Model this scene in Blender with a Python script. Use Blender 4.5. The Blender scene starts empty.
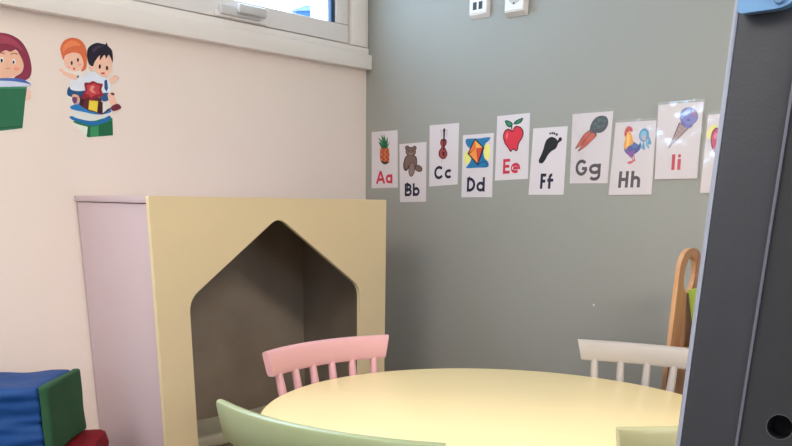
import bpy, bmesh, math, random
from mathutils import Vector, Matrix, noise
from mathutils.geometry import tessellate_polygon
random.seed(4)
PI = math.pi
SC = bpy.context.scene
COL = SC.collection

# ------------------------------------------------------------------ camera
F, CX, CY = 788.0, 396.0, 446.0            # focal length and principal point of the (cropped) phone picture
RM = Matrix(((0.72599907, -0.21642829, 0.65275121),
             (0.68750331, 0.20596919, -0.69635903),
             (0.01626516, 0.95432462, 0.2983286)))
CAM = Vector((2.2933, -2.25, 1.16))
cd = bpy.data.cameras.new('camera'); cam = bpy.data.objects.new('camera', cd); COL.objects.link(cam)
cam.matrix_world = Matrix.Translation(CAM) @ RM.to_4x4()
cd.sensor_width = 36; cd.lens = F * 36 / 792; cd.shift_x = 0; cd.shift_y = (CY - 223) / 792
cd.clip_start = 0.02; cd.clip_end = 200
SC.camera = cam

def at(px, py, ax, val):
    """point of the place on the plane axis=val that the photograph shows at (px, py)"""
    r = RM @ Vector(((px - CX) / F, -(py - CY) / F, -1.0))
    return CAM + r * ((val - CAM[ax]) / r[ax])

# ------------------------------------------------------------------ light
SC.view_settings.view_transform = 'Standard'; SC.view_settings.look = 'None'
SC.view_settings.gamma = 1; SC.view_settings.use_curve_mapping = False
SC.view_settings.exposure = 0.07
w = bpy.data.worlds.new('sky'); SC.world = w; w.use_nodes = True
nt = w.node_tree; nt.nodes.clear()
wo = nt.nodes.new('ShaderNodeOutputWorld'); bg = nt.nodes.new('ShaderNodeBackground')
bg.inputs[0].default_value = (0.54, 0.76, 1.0, 1); bg.inputs[1].default_value = 9.0
nt.links.new(bg.outputs[0], wo.inputs[0])

def area(name, loc, target, sx, sy, power, color):
    l = bpy.data.lights.new(name, 'AREA'); l.shape = 'RECTANGLE'; l.size = sx; l.size_y = sy
    l.energy = power; l.color = color
    o = bpy.data.objects.new(name, l); COL.objects.link(o); o.location = loc
    o.rotation_euler = (Vector(target) - Vector(loc)).to_track_quat('-Z', 'Y').to_euler()
    return o
area('ceiling_lamp_light', (1.1, -2.9, 2.44), (1.1, -2.9, 0), 1.2, 1.2, 34, (1.0, 0.89, 0.79))
area('ceiling_lamp_light', (3.3, -1.5, 2.44), (3.3, -1.5, 0), 1.2, 0.6, 60, (1.0, 0.89, 0.79))
def portal(loc, target, sx, sy):              # guides the sky light through a window opening, gives no light itself
    o = area('window_portal', loc, target, sx, sy, 1, (1, 1, 1)); o.data.cycles.is_portal = True
portal((-0.12, -0.92, 2.0), (1, -0.92, 2.0), 1.6, 0.6)
portal((-0.12, -2.68, 2.0), (1, -2.68, 2.0), 1.6, 0.6)
portal((3.3, -5.66, 1.8), (3.3, 0, 1.8), 1.8, 0.6)
portal((4.66, -2.3, 1.65), (0, -2.3, 1.65), 1.5, 0.9)

# ------------------------------------------------------------------ materials
def mat(name, rgb, rough=0.6, spec=0.4, vary=0.04, scale=12, bump=0.0, bscale=60, coat=0.0, dark=None, detail=4):
    m = bpy.data.materials.new(name); m.use_nodes = True
    t = m.node_tree; b = t.nodes['Principled BSDF']
    b.inputs['Roughness'].default_value = rough
    b.inputs['Specular IOR Level'].default_value = spec
    b.inputs['Coat Weight'].default_value = coat
    n = t.nodes.new('ShaderNodeTexNoise'); n.inputs['Scale'].default_value = scale; n.inputs['Detail'].default_value = detail
    tc = t.nodes.new('ShaderNodeTexCoord'); t.links.new(tc.outputs['Object'], n.inputs['Vector'])
    r = t.nodes.new('ShaderNodeValToRGB')
    lo = dark if dark else tuple(c * (1 - vary) for c in rgb)
    hi = rgb if dark else tuple(min(1, c * (1 + vary)) for c in rgb)
    r.color_ramp.elements[0].position = 0.3; r.color_ramp.elements[1].position = 0.7
    r.color_ramp.elements[0].color = (*lo, 1); r.color_ramp.elements[1].color = (*hi, 1)
    t.links.new(n.outputs['Fac'], r.inputs[0]); t.links.new(r.outputs[0], b.inputs['Base Color'])
    if bump:
        n2 = t.nodes.new('ShaderNodeTexNoise'); n2.inputs['Scale'].default_value = bscale; n2.inputs['Detail'].default_value = 6
        t.links.new(tc.outputs['Object'], n2.inputs['Vector'])
        bp = t.nodes.new('ShaderNodeBump'); bp.inputs['Strength'].default_value = bump; bp.inputs['Distance'].default_value = 0.002
        t.links.new(n2.outputs['Fac'], bp.inputs['Height']); t.links.new(bp.outputs[0], b.inputs['Normal'])
    return m

def s(r, g, b):                                # sRGB 0-255 -> linear
    return tuple(((c / 255) / 12.92 if c / 255 <= 0.04045 else ((c / 255 + 0.055) / 1.055) ** 2.4) for c in (r, g, b))

def wood(name, a, b_, scale=3.0, rough=0.45):
    m = bpy.data.materials.new(name); m.use_nodes = True
    t = m.node_tree; b = t.nodes['Principled BSDF']; b.inputs['Roughness'].default_value = rough
    tc = t.nodes.new('ShaderNodeTexCoord'); mp = t.nodes.new('ShaderNodeMapping')
    mp.inputs['Scale'].default_value = (18, 18, 1.2)
    n = t.nodes.new('ShaderNodeTexNoise'); n.inputs['Scale'].default_value = scale; n.inputs['Detail'].default_value = 6
    n.inputs['Distortion'].default_value = 0.6
    r = t.nodes.new('ShaderNodeValToRGB')
    r.color_ramp.elements[0].color = (*a, 1); r.color_ramp.elements[1].color = (*b_, 1)
    r.color_ramp.elements[0].position = 0.35; r.color_ramp.elements[1].position = 0.68
    t.links.new(tc.outputs['Object'], mp.inputs[0]); t.links.new(mp.outputs[0], n.inputs['Vector'])
    t.links.new(n.outputs['Fac'], r.inputs[0]); t.links.new(r.outputs[0], b.inputs['Base Color'])
    return m

def clear(name, gloss=0.08, rough=0.02, tint=(1, 1, 1)):
    m = bpy.data.materials.new(name); m.use_nodes = True
    t = m.node_tree; t.nodes.clear()
    o = t.nodes.new('ShaderNodeOutputMaterial'); mx = t.nodes.new('ShaderNodeMixShader')
    tr = t.nodes.new('ShaderNodeBsdfTransparent'); tr.inputs[0].default_value = (*tint, 1)
    gl = t.nodes.new('ShaderNodeBsdfGlossy'); gl.inputs['Roughness'].default_value = rough
    mx.inputs[0].default_value = gloss
    tc = t.nodes.new('ShaderNodeTexCoord'); n = t.nodes.new('ShaderNodeTexNoise'); n.inputs['Scale'].default_value = 9
    bp = t.nodes.new('ShaderNodeBump'); bp.inputs['Strength'].default_value = 0.6 if rough > 0.05 else 0.0
    bp.inputs['Distance'].default_value = 0.012
    t.links.new(tc.outputs['Object'], n.inputs['Vector']); t.links.new(n.outputs['Fac'], bp.inputs['Height'])
    t.links.new(bp.outputs[0], gl.inputs['Normal'])
    t.links.new(tr.outputs[0], mx.inputs[1]); t.links.new(gl.outputs[0], mx.inputs[2]); t.links.new(mx.outputs[0], o.inputs[0])
    return m

M = dict(
    cream_wall=mat('cream_wall_paint', s(236, 221, 210), 0.55, 0.35, 0.012, 2, 0.15, 180),
    grey_wall=mat('grey_wall_paint', s(157, 157, 149), 0.55, 0.35, 0.015, 3, 0.15, 200),
    ceiling=mat('ceiling_paint', s(235, 232, 225), 0.8, 0.2, 0.01),
    floor=mat('vinyl_floor', s(84, 78, 74), 0.4, 0.4, 0.08, 20),
    trim=mat('white_trim_paint', s(242, 234, 226), 0.35, 0.45, 0.01, 4),
    sash=mat('white_sash_paint', s(236, 230, 226), 0.35, 0.45, 0.01, 4),
    gasket=mat('dark_gasket', s(40, 70, 100), 0.4),
    lock=mat('grey_plastic_lock', s(208, 206, 204), 0.35, 0.5, 0.02),
    house_front=mat('yellow_laminate', s(222, 202, 162), 0.5, 0.35, 0.015, 3),
    house_edge=mat('pale_yellow_edge', s(236, 222, 178), 0.5, 0.35, 0.015),
    house_side=mat('pinkish_white_laminate', s(208, 190, 196), 0.5, 0.35, 0.012, 3),
    house_in=mat('brown_grey_felt', s(160, 146, 130), 0.95, 0.1, 0.0, 7, 0.5, 300, dark=s(146, 132, 117)),
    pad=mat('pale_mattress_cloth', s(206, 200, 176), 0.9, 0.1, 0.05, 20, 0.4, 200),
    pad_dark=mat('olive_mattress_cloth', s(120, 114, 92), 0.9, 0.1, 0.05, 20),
    table=mat('cream_table_laminate', s(252, 229, 174), 0.32, 0.5, 0.008, 3),
    table_edge=mat('cream_table_edge', s(240, 220, 168), 0.4, 0.5, 0.008),
    pink=mat('pink_paint', s(224, 172, 176), 0.3, 0.5, 0.015, 10),
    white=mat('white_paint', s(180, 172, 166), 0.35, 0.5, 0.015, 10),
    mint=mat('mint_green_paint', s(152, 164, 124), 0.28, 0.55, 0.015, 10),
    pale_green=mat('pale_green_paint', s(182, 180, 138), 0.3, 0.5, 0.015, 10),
    panel=mat('slate_grey_board', s(58, 59, 64), 0.5, 0.35, 0.03, 40, 0.1, 300),
    panel_b=mat('dark_grey_board', s(55, 56, 59), 0.5, 0.35, 0.03, 40, 0.1, 300),
    panel_lit_edge=mat('window_lit_edge', s(160, 164, 178), 0.35, 0.5, 0.02),  # pale blue-grey stands in for window light caught on the edge
    bead=mat('bead_highlight', s(104, 106, 116), 0.4),  # lighter grey stands in for light caught on bead and hole rim
    black=mat('bore_shade', s(14, 12, 12), 0.8),  # black colour stands in for the shade inside the hole
    bluecap=mat('light_blue_plastic', s(128, 176, 222), 0.25, 0.5, 0.02, coat=0.3),
    outlet=mat('white_plastic', s(228, 222, 216), 0.35, 0.5, 0.01),
    outlet_shade=mat('outlet_well_shade', s(190, 184, 178), 0.4, 0.5, 0.01),  # darker copy of the white plastic, painted shade for the socket well
    slot=mat('dark_contact', s(30, 28, 30), 0.5),
    birch=wood('beech_plywood', s(150, 106, 74), s(176, 130, 92)),
    birch_edge=wood('beech_edge', s(190, 140, 100), s(214, 164, 122)),
    book=mat('green_book_cover', s(158, 180, 76), 0.3, 0.5, 0.04, 20),
    bookpages=mat('book_pages', s(228, 222, 204), 0.8),
    ink=mat('black_ink', s(22, 24, 34), 0.5, 0.3, 0.02),
    blue=mat('blue_nylon_cloth', s(16, 66, 128), 0.6, 0.3, 0.06, 25, 0.3, 90),
    green=mat('green_nylon_cloth', s(46, 86, 58), 0.7, 0.2, 0.05, 25, 0.3, 90),
    red=mat('red_nylon_cloth', s(128, 18, 30), 0.7, 0.2, 0.05, 25, 0.3, 90),
    paper=mat('white_card', s(220, 211, 213), 0.45, 0.4, 0.006, 8),
    glass=clear('window_glass', 0.06, 0.0),
    film=clear('laminating_film', 0.13, 0.12),
    lamp=mat('lamp_frame_white', s(235, 235, 235), 0.4),
)
_ink = {}
def ink(rgb):
    if rgb not in _ink:
        _ink[rgb] = mat('printed_colour', s(*rgb), 0.45, 0.35, 0.03, 60)
    return _ink[rgb]
em = bpy.data.materials.new('lamp_diffuser'); em.use_nodes = True
em.node_tree.nodes['Principled BSDF'].inputs['Emission Color'].default_value = (1, 0.93, 0.84, 1)
em.node_tree.nodes['Principled BSDF'].inputs['Emission Strength'].default_value = 2.0

# ------------------------------------------------------------------ helpers
def link(name, bm, m, parent=None, smooth=False):
    me = bpy.data.meshes.new(name)
    bmesh.ops.recalc_face_normals(bm, faces=bm.faces)
    bm.to_mesh(me); bm.free()
    for x in (m if isinstance(m, (list, tuple)) else [m]): me.materials.append(x)
    if smooth:
        me.shade_smooth()
        try: me.set_sharp_from_angle(angle=math.radians(38))
        except Exception: pass
    o = bpy.data.objects.new(name, me); COL.objects.link(o)
    if parent: o.parent = parent
    return o

def tag(o, label=None, cat=None, group=None, kind=None):
    if label: o['label'] = label
    if cat: o['category'] = cat
    if group: o['group'] = group
    if kind: o['kind'] = kind
    return o

def empty(name, loc, rz=0, **k):
    o = bpy.data.objects.new(name, None); COL.objects.link(o); o.location = loc; o.rotation_euler = (0, 0, rz)
    o.empty_display_size = 0.1
    return tag(o, **k)

def box(bm, x0, x1, y0, y1, z0, z1, bev=0.0, seg=2, mi=0):
    vs = [bm.verts.new((x, y, z)) for x in (x0, x1) for y in (y0, y1) for z in (z0, z1)]
    f = []
    for q in ((0, 1, 3, 2), (4, 6, 7, 5), (0, 4, 5, 1), (2, 3, 7, 6), (0, 2, 6, 4), (1, 5, 7, 3)):
        fc = bm.faces.new([vs[i] for i in q]); fc.material_index = mi; f.append(fc)
    if bev:
        es = list({e for fc in f for e in fc.edges})
        bmesh.ops.bevel(bm, geom=es, offset=bev, segments=seg, affect='EDGES', profile=0.5)
    return vs

def boxo(name, x0, x1, y0, y1, z0, z1, m, parent=None, bev=0.0, seg=2):
    bm = bmesh.new(); box(bm, x0, x1, y0, y1, z0, z1, bev, seg)
    return link(name, bm, m, parent, smooth=bev > 0)

def ext(bm, loops, to3, n, t, mi=0):
    """flat shape (outer loop + holes, 2-D) mapped by to3, extruded by n*t"""
    loops3 = [[Vector(to3(*p)) for p in lp] for lp in loops]
    tri = tessellate_polygon([[Vector((p[0], p[1], 0)) for p in lp] for lp in loops])
    flat = [p for lp in loops3 for p in lp]
    off = Vector(n) * t
    A = [bm.verts.new(p + off) for p in flat]; B = [bm.verts.new(p) for p in flat]
    for a, b, c in tri:
        for vs in ((A[a], A[b], A[c]), (B[c], B[b], B[a])):
            try: bm.faces.new(vs).material_index = mi
            except ValueError: pass
    k = 0
    for lp in loops3:
        L = len(lp)
        for i in range(L):
            j = (i + 1) % L
            try: bm.faces.new((B[k + i], B[k + j], A[k + j], A[k + i])).material_index = mi
            except ValueError: pass
        k += L

def cyl(bm, p0, p1, r0, r1, seg=16, cap=True):
    p0 = Vector(p0); p1 = Vector(p1); d = (p1 - p0).normalized()
    a = d.orthogonal().normalized(); b = d.cross(a)
    R0 = [bm.verts.new(p0 + (a * math.cos(2 * PI * i / seg) + b * math.sin(2 * PI * i / seg)) * r0) for i in range(seg)]
    R1 = [bm.verts.new(p1 + (a * math.cos(2 * PI * i / seg) + b * math.sin(2 * PI * i / seg)) * r1) for i in range(seg)]
    for i in range(seg):
        bm.faces.new((R0[i], R0[(i + 1) % seg], R1[(i + 1) % seg], R1[i]))
    if cap: bm.faces.new(R0[::-1]); bm.faces.new(R1)

def turned(bm, p0, p1, prof, seg=14):
    """turned bar: prof = [(t, r), ...]"""
    p0 = Vector(p0); p1 = Vector(p1); d = (p1 - p0).normalized()
    a = d.orthogonal().normalized(); b = d.cross(a); rings = []
    for t, r in prof:
        c = p0.lerp(p1, t)
        rings.append([bm.verts.new(c + (a * math.cos(2 * PI * i / seg) + b * math.sin(2 * PI * i / seg)) * r) for i in range(seg)])
    for q in range(len(rings) - 1):
        for i in range(seg):
            bm.faces.new((rings[q][i], rings[q][(i + 1) % seg], rings[q + 1][(i + 1) % seg], rings[q + 1][i]))
    bm.faces.new(rings[0][::-1]); bm.faces.new(rings[-1])

def smooth_loop(pts, n=5):
    out = []; L = len(pts)
    for i in range(L):
        p0, p1, p2, p3 = pts[i - 1], pts[i], pts[(i + 1) % L], pts[(i + 2) % L]
        for k in range(n):
            t = k / n
            out.append(tuple(0.5 * ((2 * p1[a]) + (-p0[a] + p2[a]) * t + (2 * p0[a] - 5 * p1[a] + 4 * p2[a] - p3[a]) * t * t
                                    + (-p0[a] + 3 * p1[a] - 3 * p2[a] + p3[a]) * t ** 3) for a in (0, 1)))
    return out

def ell(cx, cy, rx, ry, rot=0, n=22):
    c, q = math.cos(rot), math.sin(rot)
    return [(cx + rx * math.cos(2 * PI * i / n) * c - ry * math.sin(2 * PI * i / n) * q,
             cy + rx * math.cos(2 * PI * i / n) * q + ry * math.sin(2 * PI * i / n) * c) for i in range(n)]

def ribbon(pts, w_, closed=False):
    """outline loops of a stroke of width w_"""
    P = [Vector(p) for p in pts]; L = len(P); l, r = [], []
    for i in range(L):
        if closed: a, b = P[i - 1], P[(i + 1) % L]; d = (b - a).normalized(); m = 1
        else:
            d0 = (P[i] - P[i - 1]).normalized() if i else None
            d1 = (P[i + 1] - P[i]).normalized() if i < L - 1 else None
            d = (d0 + d1).normalized() if d0 and d1 else (d0 or d1)
            m = 1 / max(0.5, d.dot(d1 or d0))
        n = Vector((-d.y, d.x)) * (w_ / 2) * m
        l.append(tuple(P[i] + n)); r.append(tuple(P[i] - n))
    return [l, r] if closed else [l + r[::-1]]

def rounded(pts, rad, n=5):
    out = []; L = len(pts)
    for i in range(L):
        a, b, c = Vector(pts[i - 1]), Vector(pts[i]), Vector(pts[(i + 1) % L])
        u = (a - b).normalized(); v = (c - b).normalized()
        r = rad[i] if isinstance(rad, (list, tuple)) else rad
        if r <= 0: out.append(tuple(b)); continue
        for k in range(n + 1):
            t = k / n
            out.append(tuple((b + u * r) * (1 - t) ** 2 + b * 2 * t * (1 - t) + (b + v * r) * t * t))
    return out

# ================================================================== the room
RX, RY, RZ = 4.6, -5.6, 2.5
WY0, WY1, WZ0, WZ1 = -1.75, -0.095, 1.70, 2.30        # window opening in the cream wall
def struct(o): o['kind'] = 'structure'; return o
struct(boxo('floor', -0.2, RX + 0.1, RY - 0.1, 0.1, -0.1, 0, M['floor']))
struct(boxo('ceiling', -0.2, RX + 0.1, RY - 0.1, 0.1, RZ, RZ + 0.1, M['ceiling']))
struct(boxo('wall_back', 0.0, RX + 0.1, 0.0, 0.1, 0, RZ, M['grey_wall']))
bm = bmesh.new()
ext(bm, [[(RY, 0), (0, 0), (0, RZ), (RY, RZ)], [(-3.05, 1.2), (-3.05, 2.1), (-1.55, 2.1), (-1.55, 1.2)]], lambda y, z: (RX, y, z), (1, 0, 0), 0.1)
struct(link('wall_right', bm, M['cream_wall']))
w4 = struct(empty('window_4', (RX, -2.3, 1.2)))
for a, b, c, d in ((-.75, .75, 0, .06), (-.75, .75, .84, .9), (-.75, -.69, .061, .839), (.69, .75, .061, .839), (-.03, .03, .061, .839)):
    boxo('sash', 0.02, 0.07, a, b, c, d, M['sash'], w4)
for a, b in ((-.689, -.031), (.031, .689)): boxo('glass', 0.045, 0.05, a, b, .061, .839, M['glass'], w4)
boxo('sill', -0.04, 0.0, -.8, .8, -0.03, -0.002, M['trim'], w4)
bm = bmesh.new()
ext(bm, [[(0, 0), (RX + 0.1, 0), (RX + 0.1, RZ), (0, RZ)], [(2.4, 1.5), (2.4, 2.1), (4.2, 2.1), (4.2, 1.5)]], lambda x, z: (x, RY - 0.1, z), (0, 1, 0), 0.1)
struct(link('wall_front', bm, M['cream_wall']))
w3 = struct(empty('window_3', (3.3, RY, 1.5)))
for a, b, c, d in ((-.9, .9, 0, .06), (-.9, .9, .54, .6), (-.9, -.84, .061, .539), (.84, .9, .061, .539), (-.03, .03, .061, .539)):
    boxo('sash', a, b, -0.07, -0.02, c, d, M['sash'], w3)
for a, b in ((-.839, -.031), (.031, .839)): boxo('glass', a, b, -0.05, -0.045, .061, .539, M['glass'], w3)
boxo('sill', -0.95, 0.95, 0.0, 0.04, -0.03, -0.002, M['trim'], w3)
bm = bmesh.new()
ext(bm, [[(RY - 0.1, 0), (0.1, 0), (0.1, RZ), (RY - 0.1, RZ)], [(WY0, WZ0), (WY0, WZ1), (WY1, WZ1), (WY1, WZ0)], [(-3.5, WZ0), (-3.5, WZ1), (-1.87, WZ1), (-1.87, WZ0)]],
    lambda y, z: (-0.2, y, z), (1, 0, 0), 0.2)
wl = struct(link('wall_left', bm, M['cream_wall']))
struct(boxo('baseboard_left', 0, 0.014, RY, -0.0, 0, 0.08, M['trim'], bev=0.003))
struct(boxo('baseboard_back', 0.014, RX, -0.014, 0, 0, 0.08, M['trim'], bev=0.003))

# window: sill board, casing, sash, glass, gasket, child lock
win = struct(empty('window_1', (0, (WY0 + WY1) / 2, WZ0)))
win['kind'] = 'structure'
def wpart(name, x0, x1, y0, y1, z0, z1, m, bev=0.003, par=None):
    o = boxo(name, x0, x1, y0 - win.location.y, y1 - win.location.y, z0 - WZ0, z1 - WZ0, m, par or win, bev); return o
struct(boxo('trim_1', 0.0, 0.033, RY + 0.01, -0.002, 1.615, 1.664, M['trim'], bev=0.003))      # board running below the window
wpart('casing', 0.0, 0.018, WY0 - 0.07, -0.004, 1.6645, 1.688, M['trim'])
wpart('casing', 0.0, 0.018, -0.091, -0.022, 1.690, WZ1 + 0.06, M['trim'])
wpart('corner_bead', 0.0, 0.012, -0.0205, -0.003, 1.690, WZ1 + 0.06, M['sash'], 0.002)
wpart('casing', 0.0, 0.018, WY0 - 0.07, WY0 + 0.004, 1.690, WZ1 + 0.06, M['trim'])
wpart('casing', 0.0, 0.018, WY0, -0.09, WZ1, WZ1 + 0.06, M['trim'])
sash = wpart('sash', -0.05, 0.012, WY0 + 0.004, -0.104, 1.692, 1.750, M['sash'])
wpart('sash', -0.05, 0.012, -0.160, -0.104, 1.751, WZ1, M['sash'])
wpart('sash', -0.05, 0.012, WY0 + 0.004, WY0 + 0.07, 1.751, WZ1, M['sash'])
wpart('sash', -0.05, 0.012, WY0 + 0.07, -0.160, WZ1 - 0.05, WZ1, M['sash'])
wpart('gasket', -0.012, 0.006, -0.178, -0.1605, 1.751, WZ1 - 0.05, M['gasket'], 0.001)
wpart('glass', -0.035, -0.031, WY0 + 0.07, -0.161, 1.751, WZ1 - 0.05, M['glass'], 0)
lk = wpart('lock', 0.012, 0.030, -0.655, -0.50, 1.700, 1.728, M['lock'], 0.006)
wpart('lock_latch', 0.030, 0.050, -0.60, -0.49, 1.708, 1.736, M['lock'], 0.008)
wpart('lock_plate', 0.012, 0.018, -0.67, -0.47, 1.694, 1.712, M['sash'], 0.003)

w2 = struct(empty('window_2', (0, -2.685, WZ0)))
for a, b, c, d in ((-.815, .815, 0, .05), (-.815, .815, .55, .6), (-.815, -.76, .051, .549), (.76, .815, .051, .549)):
    boxo('sash', -0.05, 0.012, a, b, c, d, M['sash'], w2)
boxo('glass', -0.035, -0.031, -.759, .759, .051, .549, M['glass'], w2)

# things seen through the window
nb = empty('distant_house', (-16.4, 14.78, 0), 0.6, label='blue-grey roofed house far away, seen through the window pane', cat='building')
bm = bmesh.new(); box(bm, -0.7, 0.7, -1.5, 1.5, 0, 5.95); link('wall', bm, mat('far_house_wall', s(44, 84, 130), 0.8), nb)
bm = bmesh.new()
ext(bm, [[(-1.7, 5.95), (1.7, 5.95), (0, 6.45)]], lambda y, z: (-0.8, y, z), (1, 0, 0), 1.6)
link('roof', bm, mat('far_house_roof', s(30, 66, 112), 0.7), nb)
bm = bmesh.new(); box(bm, 0.25, 0.5, -0.2, 0.2, 6.1, 6.75); link('chimney', bm, mat('far_chimney', s(60, 120, 150), 0.8), nb)

# ================================================================== play house in the corner
HY0 = -1.166
HX = at(148.5, 197, 1, HY0 - 0.003).x
HY1 = at(386.3, 206, 0, HX).y - 0.003
HT = 1.159                                             # top of the front board, at eye level
ph = empty('playhouse', (HX / 2, (HY0 + HY1) / 2, 0), label='cream-yellow house-front play cabinet with a gabled opening, standing by the corner', cat='playhouse')
ox, oy = ph.location.x, ph.location.y
def hb(name, x0, x1, y0, y1, z0, z1, m, bev=0.0015): return boxo(name, x0 - ox, x1 - ox, y0 - oy, y1 - oy, z0, z1, m, ph, bev)
hb('top_board', 0.004, HX - 0.0145, HY0 - 0.002, HY1 + 0.002, HT - 0.018, HT - 0.002, M['house_side'])
hb('side_board', 0.006, HX - 0.020, HY0 + 0.003, HY0 + 0.019, 0.0, HT - 0.0195, M['house_side'])
hb('side_board', 0.006, HX - 0.020, HY1 - 0.019, HY1 - 0.003, 0.0, HT - 0.0195, M['house_side'])
hb('back_board', 0.008, 0.014, HY0 + 0.0195, HY1 - 0.0195, 0.06, HT - 0.0195, M['house_in'], 0)
# felt lining of the inside
hb('lining', 0.0145, HX - 0.03, HY0 + 0.0195, HY0 + 0.023, 0.3, HT - 0.02, M['house_in'], 0)
hb('lining', 0.0145, HX - 0.03, HY1 - 0.023, HY1 - 0.0195, 0.3, HT - 0.02, M['house_in'], 0)
hb('floor_board', 0.0145, HX - 0.025, HY0 + 0.0235, HY1 - 0.0235, 0.372, 0.392, M['house_in'], 0)
A = [(HY0 - 0.003, 0), (HY1 + 0.003, 0), (HY1 + 0.003, HT), (HY0 - 0.003, HT)]
gl, ga, gr = at(189.5, 302, 0, HX), at(278.5, 219, 0, HX), at(360, 288.5, 0, HX)
Hh = rounded([(gl.y, 0.30), (gl.y, gl.z + .006), (ga.y, ga.z + .006), (gr.y, gr.z + .006), (gr.y, 0.30)], [0.03, 0.035, 0.032, 0.035, 0.03])
bm = bmesh.new()
ext(bm, [rounded(A, 0.006, 3), Hh], lambda y, z: (HX - 0.014 - ox, y - oy, z), (1, 0, 0), 0.014)
for f in bm.faces:
    if abs(f.normal.x) < 0.5 : f.material_index = 1
bmesh.ops.recalc_face_normals(bm, faces=bm.faces)
for f in bm.faces:
    f.normal_update()
    f.material_index = 1 if abs(f.normal.x) < 0.5 else 0
link('front_board', bm, [M['house_front'], M['house_edge']], ph)

# mattress lying inside
mt = empty('folded_mattress', (0.2, -0.72, 0.392), label='pale folded mattress lying inside the play cabinet', cat='mattress')
def soft(name, x0, x1, y0, y1, z0, z1, m, par, bev, amp, loc=None, sub=14, f=9):
    bm = bmesh.new(); box(bm, x0, x1, y0, y1, z0, z1, bev, 4)
    bmesh.ops.subdivide_edges(bm, edges=[e for e in bm.edges if e.calc_length() > 0.05], cuts=sub, use_grid_fill=True)
    for v in bm.verts:
        v.co += v.normal * amp * noise.noise(v.co * f)
    return link(name, bm, m, par, True)
lx, ly, lz = mt.location
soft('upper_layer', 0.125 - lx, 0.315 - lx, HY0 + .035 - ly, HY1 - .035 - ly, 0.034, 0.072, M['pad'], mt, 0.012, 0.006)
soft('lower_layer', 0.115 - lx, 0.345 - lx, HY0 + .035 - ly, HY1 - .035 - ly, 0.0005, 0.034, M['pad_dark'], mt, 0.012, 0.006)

# ================================================================== foam blocks on the left
def prism(name, pts, z0, z1, m, par, bev, amp=0.004, wr=None, skip=None, org=(0, 0, 0)):
    bm = bmesh.new()
    o3 = Vector(org)
    lo = [bm.verts.new(Vector((p[0], p[1], z0)) - o3) for p in pts]; hi = [bm.verts.new(Vector((p[0], p[1], z1)) - o3) for p in pts]
    bm.faces.new(lo[::-1]); bm.faces.new(hi); n = len(pts)
    for i in range(n): bm.faces.new((lo[i], lo[(i + 1) % n], hi[(i + 1) % n], hi[i]))
    bmesh.ops.bevel(bm, geom=list(bm.edges), offset=bev, segments=4, affect='EDGES', profile=0.6)
    bmesh.ops.subdivide_edges(bm, edges=[e for e in bm.edges if e.calc_length() > 0.04], cuts=24, use_grid_fill=True)
    bm.normal_update()
    for v in bm.verts:
        q = v.co.copy()
        v.co += v.normal * (amp * noise.noise(q * 14) + (wr * noise.noise(Vector((q.x * 10, q.y * 10, q.z * 60))) if wr else 0))
    return link(name, bm, m, par, True)
zt = 0.72; zb = 0.552
Bp, Fp, FL, BL = (0.266, -1.333), (0.424, -1.494), (0.19, -1.86), (0.06, -1.73)
e = Vector((Bp[0] - BL[0], Bp[1] - BL[1])).normalized() * 0.012
bb = empty('foam_block', (0.24, -1.6, zb), label='blue foam block with a green end, on top of the red one', cat='foam block')
org = tuple(bb.location)
prism('blue_cover', [BL, FL, (Fp[0] - e.x, Fp[1] - e.y), (Bp[0] - e.x, Bp[1] - e.y)], zb, zt - 0.002, M['blue'], bb, 0.012, 0.003, 0.007, org=org)
e2 = e * 0.9
prism('green_end', [(Bp[0] - e2.x, Bp[1] - e2.y), (Fp[0] - e2.x, Fp[1] - e2.y), (Fp[0] + e2.x, Fp[1] + e2.y), (Bp[0] + e2.x, Bp[1] + e2.y)], zb - 0.001, zt, M['green'], bb, 0.009, 0.003, org=org)
rb = prism('foam_block', [(0.10, -1.45), (0.275, -1.262), (0.50, -1.45), (0.24, -1.86), (0.06, -1.74)], 0.0, 0.545, M['red'], None, 0.035, 0.006, 0.004)
tag(rb, 'red foam block on the floor, below the blue and green one', 'foam block')

# ================================================================== round table
S_ = 0.88
TX, TY, TR, TZ = 1.347, -0.896, 0.5326, 0.72
tb = empty('round_table', (TX, TY, 0), 0.3927, label='round cream-yellow table with a plain smooth top', cat='table')
bm = bmesh.new(); n = 128
prof = [(0, TZ), (TR - 0.006, TZ), (TR - 0.002, TZ - 0.002), (TR, TZ - 0.006), (TR, TZ - 0.019), (TR - 0.004, TZ - 0.024), (0, TZ - 0.024)]
rings = []
for r, z in prof:
    rings.append([bm.verts.new((0, 0, z))] if r == 0 else [bm.verts.new((r * math.cos(2 * PI * i / n), r * 0.945 * math.sin(2 * PI * i / n), z)) for i in range(n)])
for a, b in zip(rings, rings[1:]):
    for i in range(n):
        j = (i + 1) % n
        if len(a) == 1: bm.faces.new((a[0], b[i], b[j]))
        elif len(b) == 1: bm.faces.new((a[i], a[j], b[0]))
        else: bm.faces.new((a[i], a[j], b[j], b[i]))
link('tabletop', bm, M['table'], tb, True)
bm = bmesh.new(); cyl(bm, (0, 0, 0.60), (0, 0, TZ - 0.025), 0.16, 0.16, 40); link('apron', bm, M['table_edge'], tb, True)
bm = bmesh.new(); cyl(bm, (0, 0, 0.05), (0, 0, 0.60), 0.035, 0.035, 24); link('column', bm, M['table_edge'], tb, True)
for k in range(4):
    a = PI / 4 + k * PI / 2
    bm = bmesh.new(); turned(bm, (0.03 * math.cos(a), 0.03 * math.sin(a), 0.06), (0.34 * math.cos(a), 0.34 * math.sin(a), 0.018), [(0, .022), (.9, .018), (1, .018)])
    link('foot', bm, M['table_edge'], tb, True)

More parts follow.
